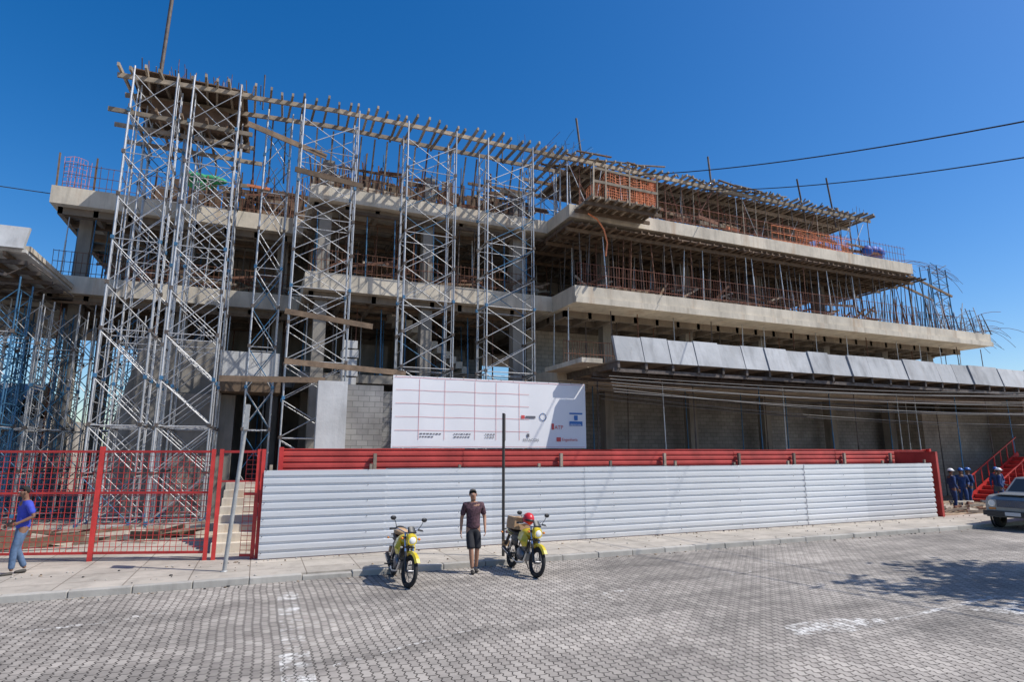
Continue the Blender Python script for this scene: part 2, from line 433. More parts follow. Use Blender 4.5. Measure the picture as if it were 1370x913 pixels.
for i in range(240):
    x=R(-3.4,11); y=R(24.7,28) if x>1.3 else R(28.8,31); z=ZC+R(.1,1.7); l=R(.6,2.6)
    if random.random()<.55: s.beam((x,y,z),(x+l,y+J(.2),z+J(.12)),.06,R(.08,.22),random.choice(('timberd','rust','ply','timber','orange' if i%24==0 else 'timberd')))
    else: s.beam((x,y,ZC+.02),(x+J(.25),y+J(.2),ZC+R(.8,2.4)),.06,.06,random.choice(('timberd','rust')))
for i in range(15):
    x=1.4+i*.64; y=26+J(.2); s.box(x,x+R(.5,.62),y,y+.05,ZC+.02,ZC+R(.8,1.9),random.choice(('ply','ply','timberd')))
for i in range(9):
    x=-5.3+i*.72; s.box(x,x+.66,29.6+J(.2),29.95,ZC+.02,ZC+R(.9,2.0),'ply')
for i in range(22):
    x=-1+i*.58; s.beam((x,24.9+J(.2),ZC),(x+J(.1),24.2,ZR-.25),.06,.06,random.choice(('timberd','rust','timber')))
for i in range(60):
    x=R(12.5,32); y=22.5+R(0,2.5); z=ZC+R(.1,1.1); s.beam((x,y,z),(x+R(.6,2),y+J(.2),z+J(.2)),.05,R(.06,.2),random.choice(('timberd','rust','timber','orange' if i%8==0 else 'rust')))
for i in range(150):
    x=R(-7,32.5); fl=ZB; y=(22.4 if x>12 else 24.5 if x>1.3 else 28.9)+R(0,2.5); l=R(.5,2)
    s.beam((x,y,fl+R(.05,.9)),(x+l,y+J(.3),fl+R(.05,1.1)),.05,.1,random.choice(('timberd','rust','timber')))
s.build('formwork_clutter',B)
def railing(mb,x0,x1,y,z,h=1.05,k='rustr',sp=.14,r=.011):
    x=x0
    while x<=x1: mb.tube((x,y,z),(x+J(.02),y+J(.01),z+h+J(.04)),r,k,4); x+=sp*R(.85,1.15)
    for f in (.15,.55,.97): mb.tube((x0,y,z+h*f),(x1,y,z+h*f+J(.04)),r*1.2,k,4)
s=MB()
railing(s,12.3,34.6,22.12,ZB,1.1)
railing(s,34.6,40.8,22.12,ZB,.9,'rust',.3)
railing(s,1.4,11,24.35,ZB,1.0,'rust',.2)
railing(s,-8.3,1,28.75,ZB,1.05,'rust',.2)
railing(s,-8.3,1,28.55,ZC,1.1,'rust',.22)
railing(s,14,34.2,22.12,ZC,1.0,'rustr',.25)
railing(s,1.4,11,24.35,ZC,1.0,'rust',.3)
railing(s,11.9,14.5,22.75,ZA,1.3,'rust',.13,.014)
railing(s,24,29.9,22.25,ZC,.95,'orange',.4,.02)
s.build('rebar_railings',B)
s=MB()
s.box(12.3,15.6,20.6,21.98,ZC-.2,ZC-.12,'timberd')
for i in range(9): s.beam((12.1+i*.43,20.35+J(.1),ZC-.27),(12.2+i*.43,21.97,ZC-.27),.07,.12,'timber')
for y in (20.8,21.7): s.beam((12.0,y,ZC-.42),(15.9,y,ZC-.42),.08,.16,'timberd')
def net(mb,p,q,h,k,nx,nz,t=.012):
    p=Vector(p);q=Vector(q)
    for i in range(nx+1):
        a=p.lerp(q,i/nx); mb.beam(a,a+Vector((J(.04),J(.04),h+.1*math.sin(i*.7))),t,t,k)
    for j in range(nz+1):
        pr=None
        for i in range(0,nx+1,2):
            a=p.lerp(q,min(1,i/nx))+Vector((0,.02*math.sin(i),(h+.08*math.sin(i*.7))*j/nz+J(.02)))
            if pr is not None: mb.beam(pr,a,t,t,k)
            pr=a
net(s,(12.9,20.62,ZC-.1),(15.5,20.62,ZC-.1),1.15,'orange',26,9,.014)
net(s,(15.5,20.62,ZC-.1),(15.5,22.2,ZC-.1),1.35,'orange',18,12,.018)
net(s,(12.9,22.2,ZC-.1),(12.9,20.62,ZC-.1),1.0,'orange',10,7)
for x in (12.3,12.9,14.1,15.55): s.beam((x,20.6,ZC-.3),(x+.05,20.6,ZC+1.35),.06,.06,'timber')
s.beam((12.3,20.6,ZC+.55),(15.6,20.58,ZC+.5),.04,.12,'timber'); s.beam((12.3,20.6,ZC+1.15),(15.6,20.58,ZC+1.05),.04,.1,'timber')
pts=[(12.6,21.6,ZC-.5),(13.0,21.5,ZC-.75),(13.3,21.45,ZC-1.2),(13.45,21.45,ZC-1.8),(13.35,21.45,ZC-2.4)]
s.path(pts,.035,'orange',6)
net(s,(26,22.5,ZC+.15),(30,22.5,ZC+.15),.75,'orange',34,6)
net(s,(-8.3,28.6,ZC+.05),(-7.4,28.6,ZC+.05),1.3,'orange',7,6)
for x in (-8.5,-7.2,-5.,-3.): s.beam((x,28.6,ZC),(x+J(.05),28.6,ZC+1.5),.06,.06,'timberd')
s.build('safety_netting',B)
s=MB()
def wisp(p,d,l,bend,k='rust',r=.011,n=7):
    p=Vector(p);d=Vector(d).normalized();pts=[p.copy()]
    for i in range(n): p=p+d*(l/n); d=(d+Vector(bend)/n).normalized(); pts.append(p.copy())
    s.path(pts,r,k,4)
for i in range(55): wisp((R(-4.8,-1.6),R(23,26.5),ZR-.15),(J(.25),J(.2),1),R(.4,1.),(J(.5),0,-.1))
for i in range(45): wisp((R(-1,11),R(24.6,28),ZC+.3),(J(.2),J(.2),1),R(1,2.6),(J(.6),0,-.2))
for i in range(60): wisp((R(10.4,13.5),R(22.8,25),ZR+.1),(R(-.2,1.2),J(.3),.8),R(.5,1.5),(J(.6),0,-.5),'steelb' if i%2 else 'rust')
for i in range(40): wisp((R(13,32),R(22.6,26),ZR+.1),(J(.3),J(.2),1),R(.2,.7),(0,0,0))
for i in range(30): wisp((R(39.5,41),R(22.3,25),ZB+R(-.3,.2)),(R(.6,1.6),J(.3),R(.3,1.3)),R(2.,5.2),(.4,0,-1.1),'rust' if i%2 else 'propd',.014)
for i in range(14): wisp((R(33,37),22.3,ZC+R(-.6,.2)),(1,J(.2),R(.05,.5)),R(1.5,3.5),(0,0,-.9))
s.build('starter_rebar',B)
s=MB()
for x,y,z0,dx,h,r in ((-4.35,23.4,ZR-.2,.15,5.7,.07),(13.2,23,ZR,-.3,2.2,.05),(20.9,23,ZR,-.15,1.8,.05),(27.4,23,ZR-.5,-.35,2.2,.05),(29.8,23,ZR-.5,-.4,2.7,.05),(-.8,23.5,ZR,-.02,1.2,.03),(9.5,24,ZR,0,.9,.03)):
    s.tube((x,y,z0-.3),(x+dx,y,z0+h),r,'propd',6)
s.build('roof_poles',B)
s=MB()
for x in (36.8,37.5,38.3):
    for y in (22.4,23.4): s.tube((x,y,ZB),(x-.15,y,ZB+4.2+J(.3)),.035,'steelb',5)
for i in range(6):
    z=ZB+.3+i*.65
    s.tube((36.8,22.4,z),(38.3,22.4,z),.022,'propd',4); s.tube((36.8,22.4,z),(38.3,22.4,z+.65),.02,'propd',4); s.tube((38.3,22.4,z),(36.8,22.4,z+.65),.02,'steelb',4)
s.build('end_frame_tower',B)
s=MB()
for i in range(7): s.ell((31.6+R(0,1.5),22.7+J(.2),ZC+.35+R(0,.5)),(R(.25,.5),.3,R(.2,.35)),'blue',8,6)
for i in range(5): s.ell((-3.6+R(0,1.2),28.9+J(.2),ZC+1.1+R(0,.4)),(R(.4,.7),.3,.2),'green',8,6)
s.build('tarpaulins',B)

# ---- canopies
C=empty('canopy'); s=MB()
ZT,ZL=6.88,5.90
x=11.9; 
while x<56:
    w=1.22; j=J(.05); jz=J(.035)
    vs=[(x+.015,18.75+j,ZT+jz),(x+w-.015,18.75+j,ZT+jz),(x+w-.015,18.5+j,ZL),(x+.015,18.5+j,ZL),(x+.015,18.9+j,ZT+jz),(x+w-.015,18.9+j,ZT+jz),(x+w-.015,18.61+j,ZL),(x+.015,18.61+j,ZL)]
    s.add(vs,[(0,1,2,3),(7,6,5,4),(0,4,5,1),(3,2,6,7),(0,3,7,4),(1,5,6,2)],'panel'); x+=w
s.box(10.9,56,20.6,22.59,ZA-.2,ZA-.02,'conc')
s.box(10.9,11.8,19.4,20.59,ZA-.2,ZA-.02,'conc')
s.box(11.9,56,18.66,26,ZL-.02,ZL+.05,'soffit')
x=12
while x<56: s.beam((x,18.6,ZL-.14),(x,25.8,ZL-.14),.1,.24,'propd'); x+=1.22
for y in (18.72,20.2,21.7,23.4): s.beam((11.8,y,ZL-.33),(56,y,ZL-.33),.09,.14,'propd')
x=12
while x<56: s.tube((x,18.55,ZL-.3),(x+1.22,20.2,ZL-.3),.02,'propd',4); x+=1.22
x=12.2
while x<46:
    for y in (20.5,23.2): 
        if random.random()<.55: prop(s,x,y,.1,ZL-.42,random.choice(('steelb','propd','steel')),.05)
    x+=R(1.1,1.9)
s.build('canopy_parts',C)
C=empty('canopy'); s=MB()
x=-7.5-1.22*16
while x<-7.6:
    w=1.22;j=J(.03)
    vs=[(x+.01,23.5+j,9.9),(x+w-.01,23.5+j,9.9),(x+w-.01,23.15+j,9.08),(x+.01,23.15+j,9.08),(x+.01,23.65+j,9.9),(x+w-.01,23.65+j,9.9),(x+w-.01,23.3+j,9.08),(x+.01,23.3+j,9.08)]
    s.add(vs,[(0,1,2,3),(7,6,5,4),(0,4,5,1),(3,2,6,7),(0,3,7,4),(1,5,6,2)],'panel'); x+=w
s.box(-26,-7.5,23.4,28.58,9.02,9.12,'white')
s.box(-7.9,-7.45,23.6,28.59,9.13,9.3,'conc')
s.box(-26,-8.62,28.6,41,8.95,9.6,'conc')
x=-26
while x<-7.6: s.beam((x,23.3,8.9),(x,29.5,8.9),.09,.14,'timberd'); x+=.62
for y in (23.7,25.,26.3,27.6,29): s.beam((-26,y,8.74),(-7.5,y,8.74),.09,.14,'propd'); s.beam((-26,y,8.3),(-8.,y,8.3),.06,.08,'propd')
x=-26
while x<-8: 
    for y in (23.7,26.3): s.tube((x,y,8.3),(x+.6,y,8.74),.02,'propd',4); s.tube((x+.6,y,8.74),(x+1.2,y,8.3),.02,'propd',4)
    x+=1.2
s.build('canopy_parts',C)

# ---------------------------------------------------------------- scaffold towers
def tower(x0,x1,y0,y1,z0,z1,step=1.5,kl='steel',kb='steel',r=.032,rb=.017,name='scaffold_tower',bluep=.12):
    e=empty(name,((x0+x1)/2,(y0+y1)/2,z0)); mb=MB(); a=(x1-x0)/2; b=(y1-y0)/2; H=z1-z0
    for sx in (-a,a):
        for sy in (-b,b):
            mb.tube((sx+J(.03),sy,0),(sx+J(.05),sy+J(.04),H),r,kl,6)
            mb.box(sx-.1,sx+.1,sy-.1,sy+.1,0,.03,'propd')
    z=.35;i=0
    while z+step<=H+.1:
        zz=z+step-.12
        for sy in (-b,b):
            k=kb if random.random()>bluep else 'steelb'
            mb.tube((-a,sy,z),(a,sy,zz),rb,k,4); mb.tube((a,sy+.03,z),(-a,sy+.03,zz),rb,k,4)
            if i%2==0: mb.tube((-a,sy,z-.05),(a,sy,z-.05),rb,'steel',4)
        for sx in (-a,a):
            mb.tube((sx,-b,z),(sx,b,z),rb*1.3,kl,4); mb.tube((sx,-b,zz),(sx,b,zz),rb*1.3,kl,4)
            mb.tube((sx,-b*.6,z),(sx,-b*.6,zz),rb,kl,4); mb.tube((sx,b*.6,z),(sx,b*.6,zz),rb,kl,4)
            mb.tube((sx,-b,z+step*.45),(sx,b,z+step*.45),rb,kl,4)
        for sx in (-a,a):
            for sy in (-b,b): mb.box(sx-.05,sx+.05,sy-.05,sy+.05,z-.08,z+.04,'steelb' if i%3==0 else 'propd')
        z+=step;i+=1
    mb.build('frames_and_braces',e)
T=ZR-.2
tower(-4.85,-3.5,21.9,23.1,.1,T-.3,bluep=.05); tower(-3.05,-1.55,21.9,23.1,.1,T-.2,bluep=.05)
tower(-4.85,-3.5,24.6,25.9,.1,T-.3,bluep=.05); tower(-3.05,-1.55,24.6,25.9,.1,T-.3,bluep=.05)
tower(.65,2.7,22.2,23.4,.06,T-.05,1.35,bluep=.1); 
tower(-.6,.3,23.4,24.4,.06,T-.1,1.5,bluep=.3)
tower(4.75,6.75,22.3,23.5,.06,T,1.35,bluep=.4); tower(8.15,10.3,22.3,23.5,.06,T,1.35,bluep=.4)
tower(10.9,12.3,23.6,24.1,ZC,ZR-.2,1.2,bluep=.5)
for ix in range(7):
    for iy in range(4):
        x0=-8.9-ix*2.1; y0=23.6+iy*2.4
        tower(x0,x0+1.3,y0,y0+1.3,.1,8.25,1.5,random.choice(('steelb','steelb','steel')),'steel',.03,.018,'shoring_tower',.7)
for ix in range(3):
    for iy in range(2):
        x0=-8.0+ix*2.0; y0=29.8-iy*2.6
        if ix==2 and iy==1: continue
        tower(x0,x0+1.2,y0,y0+1.3,.1,8.2,1.5,random.choice(('steelb','steel')),'steel',.03,.018,'shoring_tower',.5)
s=MB()
for p,q in (((-1.4,22,5),(2.,22.1,5.1)),((.5,22.1,7.5),(3.6,22.2,7.2)),((-1.2,22,14.3),(1.6,22.3,13.7)),((.6,22,5.7),(4.9,22.2,5.5)),((.5,22.1,12.9),(3.,22.2,12.7))):
    s.beam(p,q,.05,.2,'timberd')
s.build('scaffold_plank')

# ---------------------------------------------------------------- fences
F=empty('corrugated_metal_fence'); s=MB()
def corr(mb,x0,x1,y,z0,z1,k,per=.19,d=.045):
    prof=[];z=z0
    while z<z1-.01:
        for dz,dy in ((0,0),(per*.52,0),(per*.66,d),(per*.86,d)):
            if z+dz<z1: prof.append((z+dz,dy))
        z+=per
    prof.append((z1,0))
    n=len(prof); nx=max(1,int((x1-x0)/.7)); vs=[]
    for i in range(nx+1):
        x=x0+(x1-x0)*i/nx; wv=J(.006)
        for zz,dy in prof: vs.append((x,y+dy+wv,zz))
    mb.add(vs,[(c*n+i,(c+1)*n+i,(c+1)*n+i+1,c*n+i+1) for c in range(nx) for i in range(n-1)],k)
x=.15
while x<24.2:
    w=min(2.9,24.25-x); yy=15.72+J(.012)
    corr(s,x,x+w+.05,yy,.14,2.17+J(.012),'galv'); x+=w
for i in range(11): s.beam((.3+i*2.38,15.86,0.1),(.3+i*2.38,15.86,2.3+J(.05)),.07,.07,'timber')
for i in range(60):
    xx=.2+(i//6)*2.4; s.box(xx-.01,xx+.01,15.695,15.705,.25+(i%6)*.38,.27+(i%6)*.38,'propd')
s.build('sheets_and_posts',F)
F=empty('red_corrugated_fence'); s=MB()
x=.5
while x<26.7:
    w=min(2.6,26.8-x); corr(s,x,x+w+.04,17.5+J(.012),.1,2.68+J(.02),'redc',.16,.03); x+=w
for xx in (3.0,8.9,12.9,16.2,18.9,21.6,24.3): s.box(xx,xx+.09,17.36,17.45,.1,2.55,'timber')
for xx in (.5,26.8): s.box(xx,xx+.12,17.36,17.5,.1,2.72,'red')
s.box(24.6,24.72,15.72,17.4,.1,2.6,'redc')
s.box(25.3,25.8,17.3,17.35,.1,2.55,'red')
s.build('sheets_and_posts',F)
F=empty('red_mesh_fence'); s=MB()
def meshpanel(mb,p,q,z0,z1,sp=.17):
    p=Vector(p);q=Vector(q); Ln=(q-p).length; n=int(Ln/sp)
    for i in range(n+1):
        a=p.lerp(q,i/n); mb.beam((a.x,a.y,z0),(a.x,a.y,z1),.012,.012,'red')
    z=z0
    while z<z1: mb.beam((p.x,p.y,z),(q.x,q.y,z),.012,.012,'red'); z+=sp
    for z in (z0,(z0+z1)/2+.2,z1): mb.beam((p.x,p.y,z),(q.x,q.y,z),.055,.055,'red')
A0=Vector((-1.0,16.35,0)); 
P1=Vector((-3.45,17.2,0));P2=Vector((-6.3,18.1,0));P3=Vector((-9.3,19.1,0));P4=Vector((-12.5,20.1,0))
for a,b in ((A0,P1),(P1,P2),(P2,P3),(P3,P4)): meshpanel(s,a,b,.28,2.6,.13)
for p in (P1,P2,P3,P4): s.beam((p.x,p.y,.08),(p.x,p.y,2.72),.1,.1,'red')
for p in (Vector((-1.0,16.35,0)),Vector((-.82,16.3,0)),Vector((.02,16.0,0)),Vector((.12,15.97,0))): s.beam((p.x,p.y,.1),(p.x,p.y,2.66),.09,.09,'red')
s.beam((-.82,16.3,2.6),(.02,16.,2.6),.06,.06,'red'); s.beam((-.82,16.3,1.9),(.02,16.,1.9),.04,.04,'red')
meshpanel(s,Vector((-.25,16.12,0)),Vector((.02,16.,0)),.2,2.6,.11)
s.build('mesh_and_posts',F)
F=empty('red_barrier'); s=MB()
corr(s,27.4,30.5,15.6,.1,.35,'redc'); corr(s,39.2,46,19.9,.1,2.7,'redc',.16,.03)
s.build('sheets',F)
F=empty('red_steel_staircase'); s=MB()
for i in range(11):
    x=34.2+i*.42; z=.15+i*.21; s.box(x,x+.46,18.9,20.4,z,z+.06,'red'); s.box(x,x+.03,18.9,20.4,z-.15,z,'redc')
for y in (18.86,20.44):
    s.beam((34.1,y,.15),(39.,y,2.5),.05,.24,'red'); s.beam((34.1,y,1.1),(39.,y,3.4),.05,.05,'red')
    for i in range(8): s.beam((34.3+i*.62,y,.2+i*.31),(34.3+i*.62,y,1.2+i*.29),.04,.04,'red')
s.build('steps_and_rails',F)
s=MB()
for i in range(40):
    x=R(-9,-1);y=R(19.5,21.5); s.beam((x,y,.15+R(0,.3)),(x+R(.6,2.4),y+J(.5),.15+R(0,.4)),.07,R(.1,.25),random.choice(('timber','timberd','conc')))
s.build('timber_pile')
s=MB()
for i in range(30):
    x=R(25.5,31);y=R(16.2,18); s.beam((x,y,.15+R(0,.3)),(x+R(.6,2.),y+J(.5),.15+R(0,.3)),.07,R(.05,.15),random.choice(('timber','rust','conc')))
s.build('timber_pile')

# ---------------------------------------------------------------- banner
F=empty('site_banner'); s=MB()
W=simple('banner_vinyl',(.80,.80,.81),.5,0,.04,.8,0,0)
bred=flat('banner_red',(.62,.08,.08)); bpink=flat('banner_pink_line',(.70,.36,.36)); bdark=flat('banner_text',(.12,.12,.14)); bblue=flat('banner_blue',(.03,.16,.45))
X0,X1,Z0,Z1,Y=4.0,11.35,2.72,5.14,20.0
n=36;vs=[]
for j in range(7):
    for i in range(n+1):
        vs.append((X0+(X1-X0)*i/n,Y+.004*math.sin(i*.8+j*.3)+.002*math.sin(i*2.1),Z0+(Z1-Z0)*j/6))
s.add(vs,[(j*(n+1)+i,j*(n+1)+i+1,(j+1)*(n+1)+i+1,(j+1)*(n+1)+i) for j in range(6) for i in range(n)],W,True)
yf=Y-.010
def bq(x0,x1,z0,z1,k,y=yf): s.add([(x0,y,z0),(x1,y,z0),(x1,y,z1),(x0,y,z1)],[(0,1,2,3)],k)
for z in (3.3,3.75,4.2,4.65): bq(X0+.1,9.0,z,z+.016,bpink)
for x in (4.9,5.8,6.9,7.7,8.6): bq(x,x+.016,3.0,5.05,bpink,yf-.003)
bq(X0+.05,X1-.05,Z1-.06,Z1-.04,bpink); bq(X0+.05,X1-.05,Z0+.04,Z0+.055,bpink)
for (x,z,w) in ((4.95,3.2,.7),(6.15,3.2,.6),(7.3,3.2,.35),(4.95,3.1,.5),(6.15,3.1,.6),(7.3,3.1,.35)):
    xx=x
    while xx<x+w: l=R(.04,.1); bq(xx,xx+l,z-.018,z+.018,bdark,yf-.006); xx+=l+.03
y2=yf-.006
bq(8.68,8.82,3.78,3.9,bred,y2);bq(8.85,9.25,3.8,3.88,bdark,y2)
bq(9.9,10.0,3.4,3.62,bred,y2); 
bq(10.65,11.2,3.98,4.04,bblue,y2); bq(10.65,11.2,3.55,3.72,bblue,y2); bq(10.85,11.0,3.76,3.94,bblue,y2)
bq(8.9,9.0,3.12,3.24,bdark,y2); bq(10.1,10.28,2.97,3.12,bred,y2)
for i in range(16): 
    a=i*math.pi/8; b=a+.3
    c=(9.55,3.85); r0,r1=.11,.15
    s.add([(c[0]+r0*math.cos(a),y2,c[1]+r0*math.sin(a)),(c[0]+r1*math.cos(a),y2,c[1]+r1*math.sin(a)),(c[0]+r1*math.cos(b),y2,c[1]+r1*math.sin(b)),(c[0]+r0*math.cos(b),y2,c[1]+r0*math.sin(b))],[(0,1,2,3)],bdark if i%2 else bblue)
for i in range(16): s.tube((X0+.1+i*.475,Y-.01,Z1-.03),(X0+.1+i*.475,Y+.06,Z1+.05),.01,'propd',4)
s.build('vinyl_sheet',F)
def text(t,x,z,size,mat,parent,y=Y-.018):
    cu=bpy.data.curves.new('lettering','FONT'); cu.body=t; cu.size=size
    o=bpy.data.objects.new('lettering',cu); o.location=(x,y,z); o.rotation_euler=(math.pi/2,0,0)
    cu.materials.append(mat); scene.collection.objects.link(o); o.parent=parent
text('ATP',10.02,3.42,.2,bred,F); text('ESTACON',8.75,2.97,.14,bdark,F); text('Engenharia',10.32,2.99,.15,bred,F); text('PREFEITURA',10.66,3.56,.09,flat('banner_white',(.8,.8,.8)),F,Y-.022)
s=MB()
for x in (4.1,6.5,8.9,11.25): s.beam((x,20.08,.1),(x,20.08,5.2),.07,.07,'timberd')
for z in (2.9,4.0,5.05): s.beam((4.,20.14,z),(11.3,20.14,z),.05,.08,'timberd')
s.build('support_frame',F)

# ---------------------------------------------------------------- sign poles
F=empty('street_sign',(-.5,14.55,.12)); s=MB()
s.tube((0,0,-.05),(.22,0,3.5),.045,'polegrey',10); s.box(.16,.25,-.22,.22,2.95,3.5,'polegrey')
s.ell((0,0,0),(.08,.08,.03),'polegrey'); s.build('post_and_panel',F)
F=empty('street_sign',(5.62,14.05,.12)); s=MB()
s.tube((0,0,-.05),(.0,0,3.35),.036,'poledark',10); s.beam((.0,-.02,2.75),(.0,-.02,3.42),.05,.42,'poledark',(.5,1,0))
s.build('post_and_panel',F)

# ---------------------------------------------------------------- cables
def cable(p,q,sag,r,n=24,mb=None,k='cable'):
    p=Vector(p);q=Vector(q);pts=[]
    for i in range(n+1):
        t=i/n; a=p.lerp(q,t); a.z-=sag*4*t*(1-t); pts.append(a)
    mb.path(pts,r,k,5)
s=MB()
cable((15.5,24,16.3),(17.6,0,8.9),.7,.022,mb=s); cable((20.5,23.5,16.2),(17.9,0,8.3),.7,.02,mb=s)
cable((-8.5,29,13.2),(-30,26,13.5),.3,.02,mb=s)
s.build('overhead_wires')
s=MB()
for i in range(3): cable((4.2,20.3,5.45-.05*i),(11.6,20.2,5.25-.1*i),.08,.012,8,mb=s)
for i in range(9):
    cable((11.4+i*.1,19.6+.08*i,5.35-.09*i),(58,15.5+.1*i,7.1-.33*i+J(.1)),.9+J(.25),.012,34,mb=s,k='cable' if i%2 else 'cablep')
for i in range(6): cable((11.5,18.5-.06*i,5.3-.12*i),(40,17.2,5.7-.25*i),.35+J(.15),.011,24,mb=s,k='cablep')
s.build('telephone_cables')
F=empty('utility_pole',(17.6,0,0)); s=MB(); s.tube((0,0,0),(0,0,9.3),.16,'concd',12,.1); s.beam((-1,0,8.6),(1,0,8.6),.1,.12,'timberd'); s.build('pole_and_crossarm',F)

# ---------------------------------------------------------------- people
def skin_obj(name,V,E,Rd,mat,parent,sub=2):
    me=bpy.data.meshes.new(name); me.from_pydata(V,E,[]); o=bpy.data.objects.new(name,me); scene.collection.objects.link(o)
    o.modifiers.new('skin','SKIN')
    for i,d in enumerate(me.skin_vertices[0].data):
        r=Rd[i]; d.radius=(r,r) if isinstance(r,(int,float)) else r
        d.use_root=(i==0)
    ss=o.modifiers.new('sub','SUBSURF'); ss.levels=sub; ss.render_levels=sub
    dg=bpy.context.evaluated_depsgraph_get(); dg.update()
    nm=bpy.data.meshes.new_from_object(o.evaluated_get(dg)); bpy.data.objects.remove(o)
    nm.materials.clear(); nm.materials.append(mat)
    for p in nm.polygons: p.use_smooth=True; p.material_index=0
    n=bpy.data.objects.new(name,nm); scene.collection.objects.link(n); n.parent=parent; return n
def person(name,loc,yaw,skinc,shirt,pants,shoes,hair,P={},shorts=False,longsleeve=False,helmet=None,scale=1.):
    e=empty(name,loc,(0,0,yaw)); e.scale=(scale,)*3
    J_=dict(LS=(.185,0,1.43),LE=(.25,.03,1.15),LW=(.27,-.04,.90),RS=(-.185,0,1.43),RE=(-.25,.03,1.15),RW=(-.27,-.04,.90),
            LH=(.09,0,.93),LK=(.11,-.02,.50),LA=(.12,.03,.09),RH=(-.09,0,.93),RK=(-.11,-.02,.50),RA=(-.12,.03,.09),head=(0,0)); J_.update(P)
    hx,hy=J_['head']
    V=[(0,0,.96),(0,-.005,1.10),(0,0,1.27),(0,.005,1.42),(0,0,1.50),(hx*.3,hy*.3-.005,1.56),(hx,hy-.015,1.635),(hx,hy-.005,1.70)]
    E=[(i,i+1) for i in range(7)]; Rd=[(.15,.11),(.135,.10),(.155,.105),(.15,.09),(.06,.055),(.055,.055),(.076,.088),(.07,.082)]
    def add(p,r,par): V.append(tuple(p)); Rd.append(r); E.append((par,len(V)-1)); return len(V)-1
    ends={}
    for s_ in 'LR':
        a=add(J_[s_+'S'],.062,3); el=Vector(J_[s_+'E']); w=Vector(J_[s_+'W']); sh=Vector(J_[s_+'S'])
        a=add(sh.lerp(el,.5),.05,a); a=add(el,.041,a); a=add(el.lerp(w,.4),.038,a); a=add(w,.026,a)
        d=(w-el).normalized(); a=add(w+d*.05,(.038,.022),a); a=add(w+d*.09,(.036,.02),a); ends[s_]=(w,d)
        a=add(J_[s_+'H'],.092,0); h=Vector(J_[s_+'H']);k=Vector(J_[s_+'K']);an=Vector(J_[s_+'A'])
        a=add(h.lerp(k,.5),.078,a); a=add(k,.055,a); a=add(k.lerp(an,.35),.055,a); a=add(an,.036,a)
    body=skin_obj('body',V,E,Rd,skinc,e)
    for s_ in 'LR':
        w,d=ends[s_]; fwd=Vector((0,-1,0)); 
        ax=(fwd-fwd.dot(d)*d).normalized() if abs(fwd.dot(d))<.9 else Vector((0,0,-1))
        inw=Vector((-1 if s_=='L' else 1,0,0)); inw=(inw-inw.dot(d)*d)
        if inw.length<.1: inw=Vector((0,0,1))
        inw.normalize()
        for fi,(off,ln) in enumerate(((-.026,.07),(-.009,.08),(.009,.075),(.026,.06))):
            b=w+d*.095-ax*off
            skin_obj('finger',[b,b+d*ln*.4+inw*.006,b+d*ln*.72+inw*.02,b+d*ln*.92+inw*.035],[(0,1),(1,2),(2,3)],[.0095,.009,.0085,.007],skinc,e,1)
        b=w+d*.04+ax*.025
        skin_obj('thumb',[b,b+d*.03+ax*.022,b+d*.06+ax*.026+inw*.01],[(0,1),(1,2)],[.012,.011,.009],skinc,e,1)
    V=[(0,0,.90),(0,0,.98),(0,-.005,1.10),(0,0,1.27),(0,.005,1.42),(0,.0,1.495)];Rd=[(.175,.135),(.172,.132),(.163,.128),(.178,.128),(.165,.108),(.07,.065)];E=[(i,i+1) for i in range(5)]
    for s_ in 'LR':
        sh=Vector(J_[s_+'S']);el=Vector(J_[s_+'E']);w=Vector(J_[s_+'W'])
        a=add(sh,.08,4); a=add(sh.lerp(el,.5),.071,a); a=add(sh.lerp(el,.85),.066,a)
        if longsleeve: a=add(el,.058,a); a=add(el.lerp(w,.5),.05,a); a=add(el.lerp(w,.97),.042,a)
    skin_obj('shirt',V,E,Rd,shirt,e)
    V=[(0,0,.99),(0,0,.93)];Rd=[(.16,.122),(.15,.118)];E=[(0,1)]
    for s_ in 'LR':
        h=Vector(J_[s_+'H']);k=Vector(J_[s_+'K']);an=Vector(J_[s_+'A'])
        a=add(h+Vector((0,0,-.03)),.108,1); a=add(h.lerp(k,.5),.098,a); a=add(h.lerp(k,.9 if shorts else 1),.094 if shorts else .072,a)
        if shorts: a=add(h.lerp(k,1.02),.096,a)
        else: a=add(k.lerp(an,.5),.066,a); a=add(k.lerp(an,.93),.06,a)
    skin_obj('trousers' if not shorts else 'shorts',V,E,Rd,pants,e)
    for s_ in 'LR':
        an=Vector(J_[s_+'A']); z=an.z-.045
        skin_obj('shoe',[(an.x,an.y+.035,z),(an.x,an.y-.05,z-.003),(an.x,an.y-.14,z-.008),(an.x,an.y-.18,z-.012)],[(0,1),(1,2),(2,3)],[(.042,.04),(.042,.04),(.045,.034),(.03,.024)],shoes,e)
    m=MB(); cx,cy,cz=hx,hy-.01,1.665
    wh=flat('eye_white',(.7,.7,.68)); dk=flat('eye_dark',(.03,.02,.02))
    m.ell((cx,cy+.02,cz+.035),(.084,.094,.080),hair,14,8,Matrix.Rotation(-.75,3,'X'),zmin=-.15)
    for sx in (-1,1):
        m.ell((cx+sx*.03,cy-.083,cz+.005),(.013,.008,.008),wh,8,6); m.ell((cx+sx*.03,cy-.090,cz+.005),(.006,.004,.006),dk,6,5)
        m.ell((cx+sx*.081,cy+.005,cz-.01),(.012,.02,.032),skinc,8,6)
        m.beam((cx+sx*.016,cy-.09,cz+.025),(cx+sx*.046,cy-.084,cz+.024),.008,.007,hair)
    m.ell((cx,cy-.098,cz-.018),(.013,.018,.022),skinc,8,6)
    m.beam((cx-.022,cy-.088,cz-.052),(cx+.022,cy-.088,cz-.052),.008,.008,flat('lip',(.25,.08,.06)))
